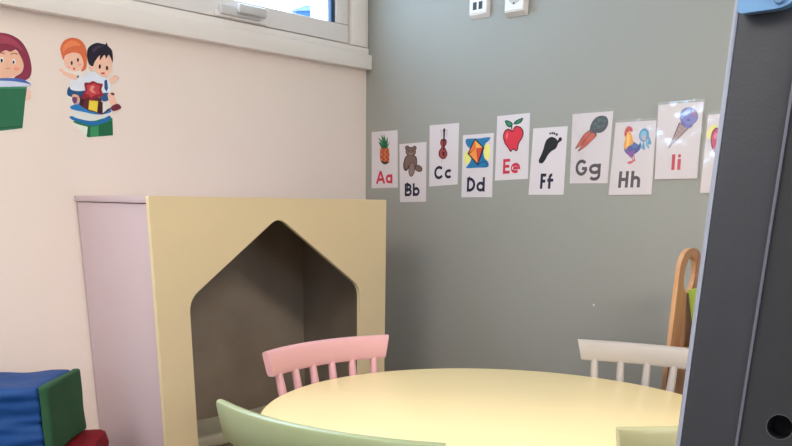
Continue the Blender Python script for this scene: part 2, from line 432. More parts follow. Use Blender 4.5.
# ================================================================== spindle-back chairs
def chair(label, m, cx, cy, ang, ztop, wid=0.43, sag=0.045, hgt=0.068, nsp=6, group=None):
    """(cx, cy): middle of the chord of the back rail; ang: outward direction of the back"""
    yb = 0.17                                                 # local: back at +y
    t = empty('spindle_chair', (cx - yb * math.cos(ang), cy - yb * math.sin(ang), 0), ang - PI / 2, label=label, cat='chair')
    # back rail: curved, wider at its top edge
    bm = bmesh.new(); N = 28; th = 0.022; rings = []
    sec = [(-th / 2, 0.006), (-th / 2 + .004, 0), (th / 2 - .004, 0), (th / 2, 0.006), (th / 2, hgt - .008), (th / 2 - .003, hgt - .002),
           (th / 2 - .008, hgt), (-th / 2 + .008, hgt), (-th / 2 + .003, hgt - .002), (-th / 2, hgt - .008)]
    Rr = (wid * wid / 4 + sag * sag) / (2 * sag)
    zr = ztop - hgt
    for i in range(N + 1):
        u = -1 + 2 * i / N
        ring = []
        for d, z in sec:
            half = wid / 2 * (0.93 + 0.07 * z / hgt)
            x = half * u
            y = yb + math.sqrt(max(0, Rr * Rr - x * x)) - (Rr - sag)
            nrm = Vector((x, math.sqrt(max(0, Rr * Rr - x * x)), 0)).normalized()
            dd = d * (1 if abs(u) < 0.999 else 0.8)
            ring.append(bm.verts.new((x + nrm.x * dd, y + nrm.y * dd + 0.12 * z, zr + z)))
        rings.append(ring)
    K = len(sec)
    for a, b in zip(rings, rings[1:]):
        for i in range(K): bm.faces.new((a[i], a[(i + 1) % K], b[(i + 1) % K], b[i]))
    bm.faces.new(rings[0]); bm.faces.new(rings[-1][::-1])
    link('back_rail', bm, m, t, True)
    # seat
    zs = 0.44
    out = rounded([(-0.17, -0.14), (0.17, -0.14), (0.185, 0.14), (0.10, 0.175), (-0.10, 0.175), (-0.185, 0.14)], [.05, .05, .04, .05, .05, .04], 6)
    bm = bmesh.new(); ext(bm, [out], lambda x, y: (x, y, zs - 0.026), (0, 0, 1), 0.026)
    es = [e_ for e_ in bm.edges if len(e_.link_faces) == 2 and e_.calc_face_angle(0) > 1.2]
    bmesh.ops.bevel(bm, geom=es, offset=0.005, segments=2, affect='EDGES')
    link('seat', bm, m, t, True)
    for i in range(nsp):
        u = -0.84 + 1.68 * i / (nsp - 1)
        xt = wid / 2 * 0.93 * u
        yt = yb + math.sqrt(Rr * Rr - xt * xt) - (Rr - sag)
        xs = 0.15 * u; ys = 0.15 - 0.03 * abs(u) ** 2
        bm = bmesh.new()
        turned(bm, (xs, ys, zs - 0.005), (xt, yt, zr + 0.008), [(0, .009), (.25, .0135), (.6, .0125), (1, .0095)])
        link('spindle', bm, m, t, True)
    lg = []
    for sx in (-1, 1):
        for sy, y0, y1 in ((-1, -0.10, -0.13), (1, 0.10, 0.16)):
            a = Vector((sx * 0.13, y0, zs - 0.024)); b = Vector((sx * 0.175, y1, 0.0)); lg.append((a, b))
            bm = bmesh.new(); turned(bm, a, b, [(0, .013), (.35, .018), (.8, .013), (1, .011)]); link('leg', bm, m, t, True)
    for i, j in ((0, 1), (2, 3)):
        bm = bmesh.new(); turned(bm, lg[i][0].lerp(lg[i][1], .6), lg[j][0].lerp(lg[j][1], .6), [(0, .007), (.5, .010), (1, .007)]); link('stretcher', bm, m, t, True)
    bm = bmesh.new(); turned(bm, lg[0][0].lerp(lg[0][1], .6).lerp(lg[1][0].lerp(lg[1][1], .6), .5), lg[2][0].lerp(lg[2][1], .6).lerp(lg[3][0].lerp(lg[3][1], .6), .5), [(0, .007), (.5, .010), (1, .007)]); link('stretcher', bm, m, t, True)
    return t

def place(label, m, L, R_, ztop, **k):
    """chord of the back rail from L to R_, both measured on the photograph's back rail"""
    L = Vector(L); R_ = Vector(R_); c = (L + R_) / 2; n = c - Vector((TX, TY)); d = (R_ - L)
    nn = Vector((-d.y, d.x)); nn = nn if nn.dot(n) > 0 else -nn
    c2 = c - nn.normalized() * 0.008
    return chair(label, m, c2.x, c2.y, math.atan2(nn.y, nn.x), ztop, wid=d.length, **k)

def P2(px, py, z): v = at(px, py, 2, z); return (v.x, v.y)
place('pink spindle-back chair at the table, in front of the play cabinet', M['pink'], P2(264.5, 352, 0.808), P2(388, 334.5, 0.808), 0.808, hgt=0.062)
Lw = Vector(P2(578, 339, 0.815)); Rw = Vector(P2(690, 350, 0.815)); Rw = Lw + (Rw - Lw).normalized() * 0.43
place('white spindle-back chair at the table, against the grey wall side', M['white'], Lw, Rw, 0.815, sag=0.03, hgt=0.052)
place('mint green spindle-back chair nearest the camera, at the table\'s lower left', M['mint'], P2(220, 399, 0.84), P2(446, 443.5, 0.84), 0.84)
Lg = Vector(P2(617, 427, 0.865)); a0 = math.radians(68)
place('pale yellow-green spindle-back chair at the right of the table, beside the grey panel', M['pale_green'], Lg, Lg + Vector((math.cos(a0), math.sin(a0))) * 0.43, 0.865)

# ================================================================== wooden rack behind the white chair
RKX = at(666, 348, 1, -0.24).x
rk = empty('book_rack', (RKX + 0.3, -0.13, 0), label='beech plywood book rack with an oval hand hole in its end, against the grey wall', cat='rack')
rx, ry = rk.location.x, rk.location.y
def endpanel(x):
    bm = bmesh.new()
    outer = rounded([(-0.24, 0), (-0.11, 0), (-0.11, 1.052), (-0.24, 1.052)], [0.01, 0.01, 0.064, 0.064], 8)
    hole = ell(-0.175, 0.983, 0.033, 0.048, 0, 28)
    ext(bm, [outer, hole], lambda y, z: (x - rx, y - ry, z), (1, 0, 0), 0.012)
    bmesh.ops.recalc_face_normals(bm, faces=bm.faces)
    for f in bm.faces:
        f.normal_update(); f.material_index = 1 if abs(f.normal.x) < 0.5 else 0
    link('end_panel', bm, [M['birch'], M['birch_edge']], rk)
endpanel(RKX); endpanel(RKX + 0.62)
for z in (0.35, 0.79):
    boxo('shelf', RKX + 0.0125 - rx, RKX + 0.6195 - rx, -0.225 - ry, -0.115 - ry, z - 0.018, z, M['birch'], rk, 0.002)
    boxo('front_rail', RKX + 0.0125 - rx, RKX + 0.6195 - rx, -0.238 - ry, -0.226 - ry, z - 0.20, z + 0.002, M['birch'], rk, 0.002)
boxo('back_board', RKX + 0.0125 - rx, RKX + 0.6195 - rx, -0.1145 - ry, -0.1105 - ry, 0.15, 0.80, M['birch'], rk, 0.0)
# green book leaning in the rack
bc = at(691, 340, 1, -0.19); bc.x = max(bc.x - 0.012, RKX + 0.014 + 0.042)
bk = empty('picture_book', (bc.x, -0.17, 0.796), label='lime green picture book standing in the rack, black print on its cover', cat='book')
bk.rotation_euler = (0, math.radians(-15), 0)
boxo('pages', 0.003, 0.115, -0.007, 0.007, 0.003, 0.152, M['bookpages'], bk, 0.001)
boxo('cover', 0, 0.118, -0.010, -0.0075, 0, 0.155, M['book'], bk, 0.001)
boxo('cover', 0, 0.118, 0.0075, 0.010, 0, 0.155, M['book'], bk, 0.001)
boxo('spine', -0.0025, -0.0002, -0.010, 0.010, 0, 0.155, M['book'], bk, 0.001)
bm = bmesh.new()
for i, (x, z, q) in enumerate(((0.022, 0.102, 1), (0.034, 0.110, -1), (0.046, 0.102, 1), (0.058, 0.112, -1), (0.070, 0.104, 1))):
    ext(bm, [ribbon([(x - 0.006, z - 0.012 * q), (x, z), (x + 0.004, z + 0.013 * q)], 0.007)[0]], lambda a, b: (a, -0.0100, b), (0, -1, 0), 0.0004)
for i in range(5): ext(bm, [ell(0.014 + 0.003 * (i % 2), 0.080 - 0.014 * i, 0.005, 0.003)], lambda a, b: (a, -0.0100, b), (0, -1, 0), 0.0004)
link('cover_print', bm, M['ink'], bk)

# ================================================================== upright grey panel at the right, close to the camera
PY = -1.426
up = empty('upright_panel', (2.08, PY + 0.02, 0), label='tall slate-grey upright panel with a highlighted edge and a round hole, close to the camera', cat='panel')
ux, uy = up.location.x, up.location.y
XL, XM, XR = at(734.6, 0, 1, PY).x - 0.0078, at(739.7, 420, 1, PY).x - 0.0053, 2.30
up.rotation_euler = (0, 0.0056, 0)
TOP = 1.52
boxo('lit_edge', XL - ux, XL + 0.0058 - ux, PY - uy, PY + 0.018 - uy, 0, TOP, M['panel_lit_edge'], up, 0.0022)  # strip coloured like the lit rounding of the board
boxo('board', XL + 0.006 - ux, XM - 0.0012 - ux, PY + 0.0005 - uy, PY + 0.022 - uy, 0, TOP, M['panel'], up, 0.0008)
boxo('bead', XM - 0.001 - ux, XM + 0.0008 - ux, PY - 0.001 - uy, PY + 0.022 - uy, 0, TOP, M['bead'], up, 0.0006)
hc = at(780, 427, 1, PY + 0.004) - Vector((0.0053, 0, 0))
bm = bmesh.new()
ext(bm, [[(XM + 0.001, 0), (XR, 0), (XR, TOP), (XM + 0.001, TOP)], ell(hc.x, hc.z, 0.0128, 0.0128, 0, 40)], lambda x, z: (x - ux, PY + 0.022 - uy, z), (0, -1, 0), 0.019)
bmesh.ops.recalc_face_normals(bm, faces=bm.faces)
for f in bm.faces:
    c_ = f.calc_center_median()
    f.material_index = 1 if (Vector((c_.x + ux - hc.x, c_.z - hc.z)).length < 0.0135 and abs(f.normal.y) < 0.5) else 0
link('bored_board', bm, [M['panel_b'], M['black']], up)
boxo('hole_backing', hc.x - 0.03 - ux, hc.x + 0.03 - ux, PY + 0.0222 - uy, PY + 0.03 - uy, hc.z - 0.03, hc.z + 0.03, M['black'], up)  # added black sheet, keeps the hole dark inside
bm = bmesh.new()
for k in range(40):
    a, b = 2 * PI * k / 40, 2 * PI * (k + 1) / 40
    q = [bm.verts.new((hc.x - ux + r * math.cos(t), PY + 0.0026 - uy + dy, hc.z + r * math.sin(t))) for r, t, dy in ((0.0126, a, 0), (0.0131, a, 0), (0.0131, b, 0), (0.0126, b, 0))]
    bm.faces.new(q)
link('hole_rim_highlight', bm, M['bead'], up)  # flat lighter ring, a painted highlight round the hole
zc = at(745, 14, 1, PY - 0.012).z
capb = bmesh.new()
xa, xb = at(737.5, 8, 1, PY - 0.012).x - 0.0073, at(800, 5, 1, PY - 0.012).x - 0.0073
ext(capb, [rounded([(xa, zc), (xb, zc), (xb, TOP + 0.01), (xa, TOP + 0.01)], [0.006, 0.022, 0.01, 0.01], 6)], lambda x, z: (x - ux, PY - 0.0013 - uy, z), (0, -1, 0), 0.012)
es = [e_ for e_ in capb.edges if len(e_.link_faces) == 2 and e_.calc_face_angle(0) > 1.2 and all(v.co.y < PY - 0.01 - uy for v in e_.verts)]
bmesh.ops.bevel(capb, geom=es, offset=0.003, segments=3, affect='EDGES')
cp = link('blue_corner_cap', capb, M['bluecap'], up, True); tag(cp, 'light blue plastic cap')
bm = bmesh.new(); c = at(772, -1, 1, PY - 0.013); cyl(bm, (c.x - ux, PY - 0.0134 - uy, c.z), (c.x - ux, PY - 0.0165 - uy, c.z), 0.006, 0.005, 20)
link('screw', bm, mat('blue_grey_screw', s(112, 150, 188), 0.4), cp)

# ================================================================== outlets on the grey wall
def outlet(label, x0, x1, zb_, kind):
    xc = (x0 + x1) / 2
    o = empty('wall_outlet', (xc, 0, zb_), label=label, cat='outlet', group=None)
    hw = (x1 - x0) / 2; H = 0.16 if kind == 'net' else 0.15
    bm = bmesh.new()
    d = 0.016 if kind == 'net' else 0.024
    v = [bm.verts.new(p) for p in ((-hw, 0, 0), (hw, 0, 0), (hw, 0, H), (-hw, 0, H))]
    c = 0.014
    u = [bm.verts.new(p) for p in ((-hw + .004, -d, c), (hw - .004, -d, c), (hw - .004, -d, H - c), (-hw + .004, -d, H - c))]
    bm.faces.new(v); bm.faces.new(u[::-1])
    for i in range(4): bm.faces.new((v[i], u[i], u[(i + 1) % 4], v[(i + 1) % 4]))
    bmesh.ops.bevel(bm, geom=list(bm.edges), offset=0.0025, segments=2, affect='EDGES')
    link('housing', bm, M['outlet'], o, True)
    if kind == 'net':
        for x in (-0.013, 0.010):
            boxo('port', x - 0.0075, x + 0.0075, -d - 0.0006, -d + 0.004, 0.026, 0.048, M['slot'], o, 0.0)
    else:
        bm = bmesh.new(); cyl(bm, (0, -d + 0.001, 0.056), (0, -d - 0.0012, 0.056), 0.0235, 0.0225, 36); w_ = link('socket_well', bm, M['outlet_shade'], o, True)
        for x in (-0.0095, 0.0095):
            bm = bmesh.new(); cyl(bm, (x, -d - 0.001, 0.056), (x, -d - 0.0018, 0.056), 0.003, 0.003, 14); link('pin_hole', bm, M['slot'], w_)
        bm = bmesh.new(); cyl(bm, (0, -d - 0.0012, 0.0345), (0, -d - 0.0026, 0.0345), 0.003, 0.003, 10); link('earth_clip', bm, M['slot'], w_)
    return o
outlet('white wall outlet with two small dark ports, on the grey wall above the cards', 0.487, 0.567, 1.722, 'net')
outlet('white surface-mounted round socket, right of the one with two ports', 0.634, 0.714, 1.710, 'socket')
cb = bmesh.new(); q = at(593.5, 305, 1, -0.0004)  # small pale chip in the grey wall's paint
ext(cb, [smooth_loop([(-.003, 0), (0, .004), (.004, .001), (.002, -.004)])], lambda x, z: (q.x + x, 0.0, q.z + z), (0, -1, 0), 0.0008)
co = link('paint_chip', cb, M['paper']); struct(co)

# ================================================================== wall stickers and cards: flat sheets on their walls
def quadmap(q, plane):
    """card coordinates (x 0..1, y 0..1.5 downwards) -> point on the plane; q = TL, TR, BR, BL in the photograph"""
    ax, val = plane
    c = [at(px, py, ax, val) for px, py in q]
    def f(x, y, off=0.0):
        v = y / 1.5
        p = (c[0] * (1 - x) + c[1] * x) * (1 - v) + (c[3] * (1 - x) + c[2] * x) * v
        p = p.copy(); p[ax] += off
        return p
    return f

def flat(name, shapes, to3, ax, sign, base, parent, org, step=0.00025):
    """printed shapes: each (loops, colour), later ones in front"""
    bm = bmesh.new(); mats = []; L = 0
    for loops, m in shapes:
        if isinstance(m, tuple): m = ink(m)
        if m not in mats: mats.append(m)
        if isinstance(loops[0][0], (int, float)): loops = [loops]
        off = sign * (base + L * step); L += 1
        flatl = [p for lp in loops for p in lp]
        vs = []
        for p in flatl:
            v = to3(*p).copy(); v[ax] = off; vs.append(bm.verts.new(v - Vector(org)))
        for a, b, c in tessellate_polygon([[Vector((p[0], p[1], 0)) for p in lp] for lp in loops]):
            try: bm.faces.new((vs[a], vs[b], vs[c])).material_index = mats.index(m)
            except ValueError: pass
    me = bpy.data.meshes.new(name)
    want = sign
    for f in bm.faces:
        f.normal_update()
        if f.normal[ax] * want < 0: f.normal_flip()
    bm.to_mesh(me); bm.free()
    for m in mats: me.materials.append(m)
    o = bpy.data.objects.new(name, me); COL.objects.link(o); o.parent = parent
    return o

def arc(cx, cy, rx, ry, a0, a1, n=18):
    return [(cx + rx * math.cos(math.radians(a0 + (a1 - a0) * i / n)), cy + ry * math.sin(math.radians(a0 + (a1 - a0) * i / n))) for i in range(n + 1)]

def glyph(ch, x0, x1, yT, yB, w_=0.058):
    """strokes of one letter in a box; y grows downwards"""
    h = w_ / 2; a, b, t, z = x0 + h, x1 - h, yT + h, yB - h
    S = []
    cxm = (a + b) / 2; xh = yT + (yB - yT) * 0.30; tm = xh + h; cy = (tm + z) / 2; ry = (z - tm) / 2; rx = (b - a) / 2
    def st(pts): S.append(ribbon(pts, w_))
    def ring(x, y, p, q): S.append(ribbon(arc(x, y, p, q, 0, 350, 26), w_, closed=True))
    if ch == 'A': st([(a, yB), (cxm, yT + h * .3)]); st([(cxm, yT + h * .3), (b, yB)]); st([(a + rx * .38, yB - (yB - yT) * .32), (b - rx * .38, yB - (yB - yT) * .32)])
    elif ch == 'B':
        m_ = (t + z) / 2 - 0.01
        st([(a, yT), (a, yB)]); st([(a, t), (b - .10, t)] + arc(b - .10, (t + m_) / 2, .09, (m_ - t) / 2, -90, 90, 10) + [(a, m_)])
        st([(a, m_), (b - .10, m_)] + arc(b - .10, (z + m_) / 2, .10, (z - m_) / 2, -90, 90, 10) + [(a, z)])
    elif ch in 'CG':
        st(arc(cxm + .01, (t + z) / 2, rx, (z - t) / 2, -42, -322 if ch == 'C' else -352, 26))
        if ch == 'G': st([(cxm + .02, (t + z) / 2 + .02), (b + .03, (t + z) / 2 + .02)])
    elif ch == 'D': st([(a, yT), (a, yB)]); st([(a, t), (a + rx * .5, t)] + arc(a + rx * .5, (t + z) / 2, rx * 1.5, (z - t) / 2, -90, 90, 16) + [(a, z)])
    elif ch in 'EF':
        st([(a, yT), (a, yB)]); st([(a, t), (x1, t)]); st([(a, (t + z) / 2), (x1 - .015, (t + z) / 2)])
        if ch == 'E': st([(a, z), (x1, z)])
    elif ch == 'H': st([(a, yT), (a, yB)]); st([(b, yT), (b, yB)]); st([(a, (t + z) / 2), (b, (t + z) / 2)])
    elif ch == 'I': st([(cxm, yT), (cxm, yB)])
    elif ch == 'a': ring(cxm, cy, rx, ry); st([(b, xh), (b, yB)])
    elif ch == 'b': ring(cxm, cy, rx, ry); st([(a, yT), (a, yB)])
    elif ch == 'c': st(arc(cxm + .01, cy, rx, ry, -45, -315, 22))
    elif ch == 'd': ring(cxm, cy, rx, ry); st([(b, yT), (b, yB)])
    elif ch == 'e': st([(a, cy), (b, cy)] + arc(cxm, cy, rx, ry, 0, -310, 24)[1:])
    elif ch == 'f': v = x0 + .055; st([(v, yB), (v, yT + .09)] + arc(v + .06, yT + .09, .06, .09 - h, 180, 275, 10)[1:]); st([(x0 - .012, xh + h * 1.4), (x1 - .01, xh + h * 1.4)])
    elif ch == 'g': ring(cxm, cy, rx, ry); st([(b, xh), (b, yB + .03)] + arc(cxm, yB + .03, rx, .075, 0, 150, 12)[1:])
    elif ch == 'h': st([(a, yT), (a, yB)]); st([(a, cy)] + arc(cxm, tm + rx * .8, rx, rx * .8, 180, 360, 12) + [(b, yB)])
    elif ch == 'i': st([(cxm, xh), (cxm, yB)]); S.append([ell(cxm, yT + .035, .036, .036)])
    return S

RED = (205, 44, 70); NAVY = (24, 28, 52)
# pixel frames of the enlarged views the drawings were measured in: (x origin, y origin, scale)
K = dict(ab=(368, 115, 4.955), cd=(425, 110, 4.7), e=(490, 105, 5.575), f=(525, 105, 4.7), g=(565, 105, 5.247), h=(605, 115, 5.25), i=(650, 90, 4.25))
def sc(col, f): return tuple(max(0, min(255, int(c * f))) for c in col)

def pic_pineapple():
    o = [(smooth_loop([(66, 162), (60, 190), (62, 222), (76, 240), (98, 240), (106, 220), (106, 185), (98, 162)]), (196, 96, 60))]
    for r in range(6):
        for c in range(4):
            o.append((ell(68 + c * 11 + (r % 2) * 4, 172 + r * 12, 3.2, 4, 0, 8), (128, 52, 44) if (r + c) % 2 else (226, 140, 70)))
    o.append((smooth_loop([(64, 228), (80, 244), (98, 241), (116, 222), (106, 232), (88, 232)]), (58, 52, 44)))
    for a, b, c, k in (((70, 165), (52, 132), (84, 150), 0), ((78, 160), (50, 110), (88, 140), 1), ((80, 160), (66, 96), (92, 130), 0), ((80, 150), (80, 92), (96, 140), 1),
                       ((84, 160), (100, 104), (98, 150), 0), ((84, 164), (112, 132), (96, 164), 1), ((72, 166), (84, 118), (98, 164), 0)):
        o.append(([a, b, c], (44, 128, 84) if k else (24, 92, 62)))
    return o
def pic_bear():
    br, dk = (120, 96, 88), (70, 52, 50)
    o = [(ell(195, 163, 11, 12), dk), (ell(232, 163, 10, 11), dk), (smooth_loop([(188, 205), (176, 240), (178, 268), (190, 278), (206, 262), (214, 270), (238, 270), (244, 228), (238, 205), (214, 198)]), dk)]
    o += [(ell(195, 163, 8, 9), br), (ell(232, 163, 7, 8), br), (ell(213, 182, 26, 24), dk), (ell(213, 182, 23, 21), br), (smooth_loop([(192, 208), (182, 240), (184, 262), (192, 268), (206, 248), (216, 262), (234, 262), (240, 230), (234, 208), (214, 202)]), br)]
    o += [(ell(218, 270, 16, 36, 0.1), dk), (ell(218, 270, 13, 33, 0.1), (140, 116, 108)), (ell(252, 265, 20, 16, 0.6), dk), (ell(252, 265, 16, 13, 0.6), br),
          (ell(213, 190, 9, 7), (150, 126, 116)), (ell(204, 178, 2.5, 3), (20, 16, 20)), (ell(222, 178, 2.5, 3), (20, 16, 20)), (ell(213, 187, 3.5, 2.5), (20, 16, 20))]
    return o
def pic_violin():
    o = [(smooth_loop([(76, 140), (72, 158), (78, 174), (66, 194), (66, 216), (80, 230), (96, 228), (106, 208), (100, 186), (94, 174), (102, 160), (102, 142), (90, 134)]), (112, 38, 44)),
         (smooth_loop([(79, 146), (77, 158), (82, 176), (71, 198), (72, 214), (82, 224), (94, 220), (99, 206), (92, 182), (90, 172), (95, 158), (95, 146)]), (166, 66, 62)),
         ([(86, 90), (92, 84), (96, 90), (93, 150), (87, 150)], (50, 32, 42)), ([(86, 150), (92, 150), (90, 190), (86, 190)], (40, 26, 34)), ([(82, 196), (94, 196), (92, 218), (84, 218)], (60, 30, 36)),
         ([(83, 96), (88, 98), (88, 101), (83, 100)], (50, 32, 42)), ([(94, 92), (100, 94), (100, 97), (94, 96)], (50, 32, 42)),
         (ribbon([(74, 92), (82, 130)], 1.6)[0], (120, 110, 118)), (ribbon([(106, 92), (100, 130)], 1.6)[0], (120, 110, 118)), (ribbon([(80, 232), (78, 248)], 1.6)[0], (150, 140, 148))]
    return o
def pic_kite():
    return [(smooth_loop([(198, 190), (186, 210), (184, 236), (196, 256), (212, 240), (214, 206)]), (238, 232, 130)), (smooth_loop([(282, 160), (304, 166), (306, 210), (296, 240), (276, 230), (270, 180)]), (238, 232, 130)),
            (smooth_loop([(195, 137), (250, 134), (306, 128), (300, 145), (286, 158), (276, 190), (280, 224), (297, 244), (296, 268), (250, 271), (196, 273), (200, 262), (216, 238), (220, 204), (212, 182), (196, 164)], 4), (24, 118, 170)),
            ([(235, 132), (280, 178), (249, 262), (200, 206)], (34, 30, 50)), ([(236, 142), (241, 180), (207, 203)], (232, 120, 54)), ([(236, 142), (271, 176), (241, 180)], (246, 176, 84)),
            ([(241, 180), (271, 176), (248, 250)], (214, 76, 56)), ([(241, 180), (248, 250), (209, 207)], (244, 150, 66)),
            (ribbon([(249, 260), (262, 248), (282, 240), (300, 262)], 3)[0], (30, 40, 80))]
def pic_apple():
    o = [(smooth_loop([(124, 140), (104, 132), (84, 142), (73, 172), (80, 210), (100, 240), (116, 262), (130, 250), (144, 258), (156, 250), (164, 214), (184, 180), (188, 148), (174, 124), (148, 116), (132, 128)]), (96, 22, 40)),
         (smooth_loop([(122, 146), (104, 139), (88, 148), (79, 172), (86, 208), (104, 236), (117, 252), (130, 242), (144, 250), (152, 244), (158, 212), (178, 178), (181, 150), (170, 130), (150, 123), (132, 136)]), (216, 48, 66)),
         (smooth_loop([(104, 140), (124, 150), (146, 142), (124, 146)]), (120, 26, 44)), (smooth_loop([(100, 152), (90, 168), (92, 190), (100, 176)]), (236, 110, 116)),
         (ribbon([(122, 136), (122, 120), (126, 104)], 6)[0], (60, 42, 40)), (smooth_loop([(84, 88), (108, 88), (128, 104), (118, 124), (96, 118)]), (22, 74, 60)), (smooth_loop([(92, 94), (108, 94), (121, 105), (114, 117), (100, 112)]), (46, 130, 90)),
         (smooth_loop([(132, 104), (150, 84), (186, 72), (174, 98), (148, 108)]), (22, 74, 60)), (smooth_loop([(142, 101), (156, 88), (176, 79), (168, 95), (150, 102)]), (46, 130, 90))]
    return o
def pic_foot():
    o = [(smooth_loop([(104, 162), (124, 150), (146, 158), (156, 178), (146, 204), (124, 218), (108, 236), (96, 258), (82, 274), (68, 272), (66, 258), (78, 232), (88, 204), (94, 182)]), (16, 16, 20)),
         (ell(166, 162, 8, 11, 0.3), (16, 16, 20)), (smooth_loop([(150, 172), (162, 160), (164, 172), (154, 182)]), (16, 16, 20))]
    for x, y, r in ((150, 139, 5.5), (139, 134, 5), (129, 132, 4.6), (119, 134, 4.2)): o.append((ell(x, y, r * .9, r * 1.2), (16, 16, 20)))
    return o
def pic_carrots():
    o = []
    for p in ([(136, 130), (104, 150), (72, 196), (54, 232), (84, 212), (118, 180), (140, 152)], [(150, 138), (118, 168), (88, 210), (68, 244), (100, 226), (140, 190), (168, 158)]):
        o.append((smooth_loop(p), (84, 34, 36))); cx_ = sum(a for a, b in p) / 7; cy_ = sum(b for a, b in p) / 7
        o.append((smooth_loop([(cx_ + (a - cx_) * .84, cy_ + (b - cy_) * .84) for a, b in p]), (204, 84, 60)))
    for k in range(6): o.append((ribbon([(120 - 9 * k, 152 + 12 * k), (128 - 9 * k, 160 + 12 * k)], 2.2)[0], (120, 44, 42)))
    o.append((smooth_loop([(132, 130), (142, 92), (164, 66), (196, 56), (222, 66), (228, 96), (214, 128), (188, 146), (156, 144)]), (26, 52, 66)))
    for x, y, r in ((160, 100, 10), (182, 80, 12), (206, 84, 9), (176, 114, 12), (200, 110, 9), (156, 124, 7)): o.append((ell(x, y, r, r * .8), (40, 84, 92)))
    return o
def pic_rooster():
    o = [(ell(207, 106, 26, 36, 0.2), (70, 150, 196)), (ell(205, 106, 16, 24, 0.2), (120, 190, 214)), (ell(208, 120, 10, 14, 0.1), (206, 170, 190))]
    for i, q in enumerate(([(232, 110), (246, 150), (228, 150)], [(222, 130), (236, 176), (216, 160)], [(206, 140), (212, 184), (196, 170)], [(190, 140), (196, 180), (180, 160)])): o.append((smooth_loop(q), ((70, 150, 196), (96, 176, 208))[i % 2]))
    o += [(smooth_loop([(106, 160), (130, 150), (150, 140), (178, 156), (190, 150), (186, 180), (164, 202), (140, 214), (118, 206), (104, 186)]), (48, 72, 150)),
          (smooth_loop([(112, 188), (136, 192), (158, 186), (154, 212), (140, 226), (126, 212)]), (130, 70, 156)), (smooth_loop([(140, 150), (170, 152), (176, 166), (156, 178), (144, 166)]), (30, 106, 176)),
          (smooth_loop([(112, 84), (108, 130), (100, 160), (112, 182), (124, 166), (150, 150), (146, 120), (136, 88)]), (240, 160, 62)), (smooth_loop([(120, 96), (118, 140), (114, 168), (128, 156), (132, 110)]), (250, 206, 90)),
          (smooth_loop([(106, 90), (112, 72), (120, 62), (132, 60), (146, 70), (146, 88), (132, 84), (122, 88)]), (200, 44, 52)), (smooth_loop([(104, 96), (110, 90), (120, 96), (112, 112), (106, 110)]), (206, 52, 56)),
          (ell(124, 88, 2.5, 2.5), (20, 20, 24)), (ribbon([(140, 218), (150, 236), (146, 246)], 5)[0], (214, 90, 96)), (ribbon([(154, 214), (158, 234), (152, 244)], 5)[0], (214, 90, 96)),
          (smooth_loop([(118, 250), (142, 240), (164, 238), (150, 248), (134, 258)]), (220, 100, 104))]
    return o
def pic_icecream():
    o = [([(126, 138), (168, 162), (80, 252)], (70, 52, 58)), ([(129, 144), (162, 162), (86, 244)], (176, 144, 140))]
    for k in range(5): o.append((ribbon([(124 - 8 * k, 156 + 17 * k), (148 - 12 * k, 172 + 13 * k)], 2)[0], (120, 92, 94)))
    o += [(ell(168, 112, 39, 38), (72, 70, 140)), (ell(168, 112, 36, 35), (116, 124, 196)), (smooth_loop([(134, 128), (138, 150), (158, 162), (178, 160), (184, 146), (160, 144)]), (100, 96, 170)), (ell(156, 98, 14, 11, -.5), (160, 172, 226)), (smooth_loop([(176, 96), (192, 84), (198, 104), (184, 118)]), (150, 110, 150)), (ell(166, 128, 8, 5), (88, 80, 150))]
    return o
def pic_jam():
    return [(ell(266, 178, 20, 34, 0.5), (240, 236, 150)), (ell(285, 214, 26, 54, 0), (110, 24, 64)), (ell(286, 214, 22, 49, 0), (200, 54, 110)), (ell(280, 196, 8, 14, .2), (232, 120, 160))]  # the yellow oval is painted glare, the rest is print

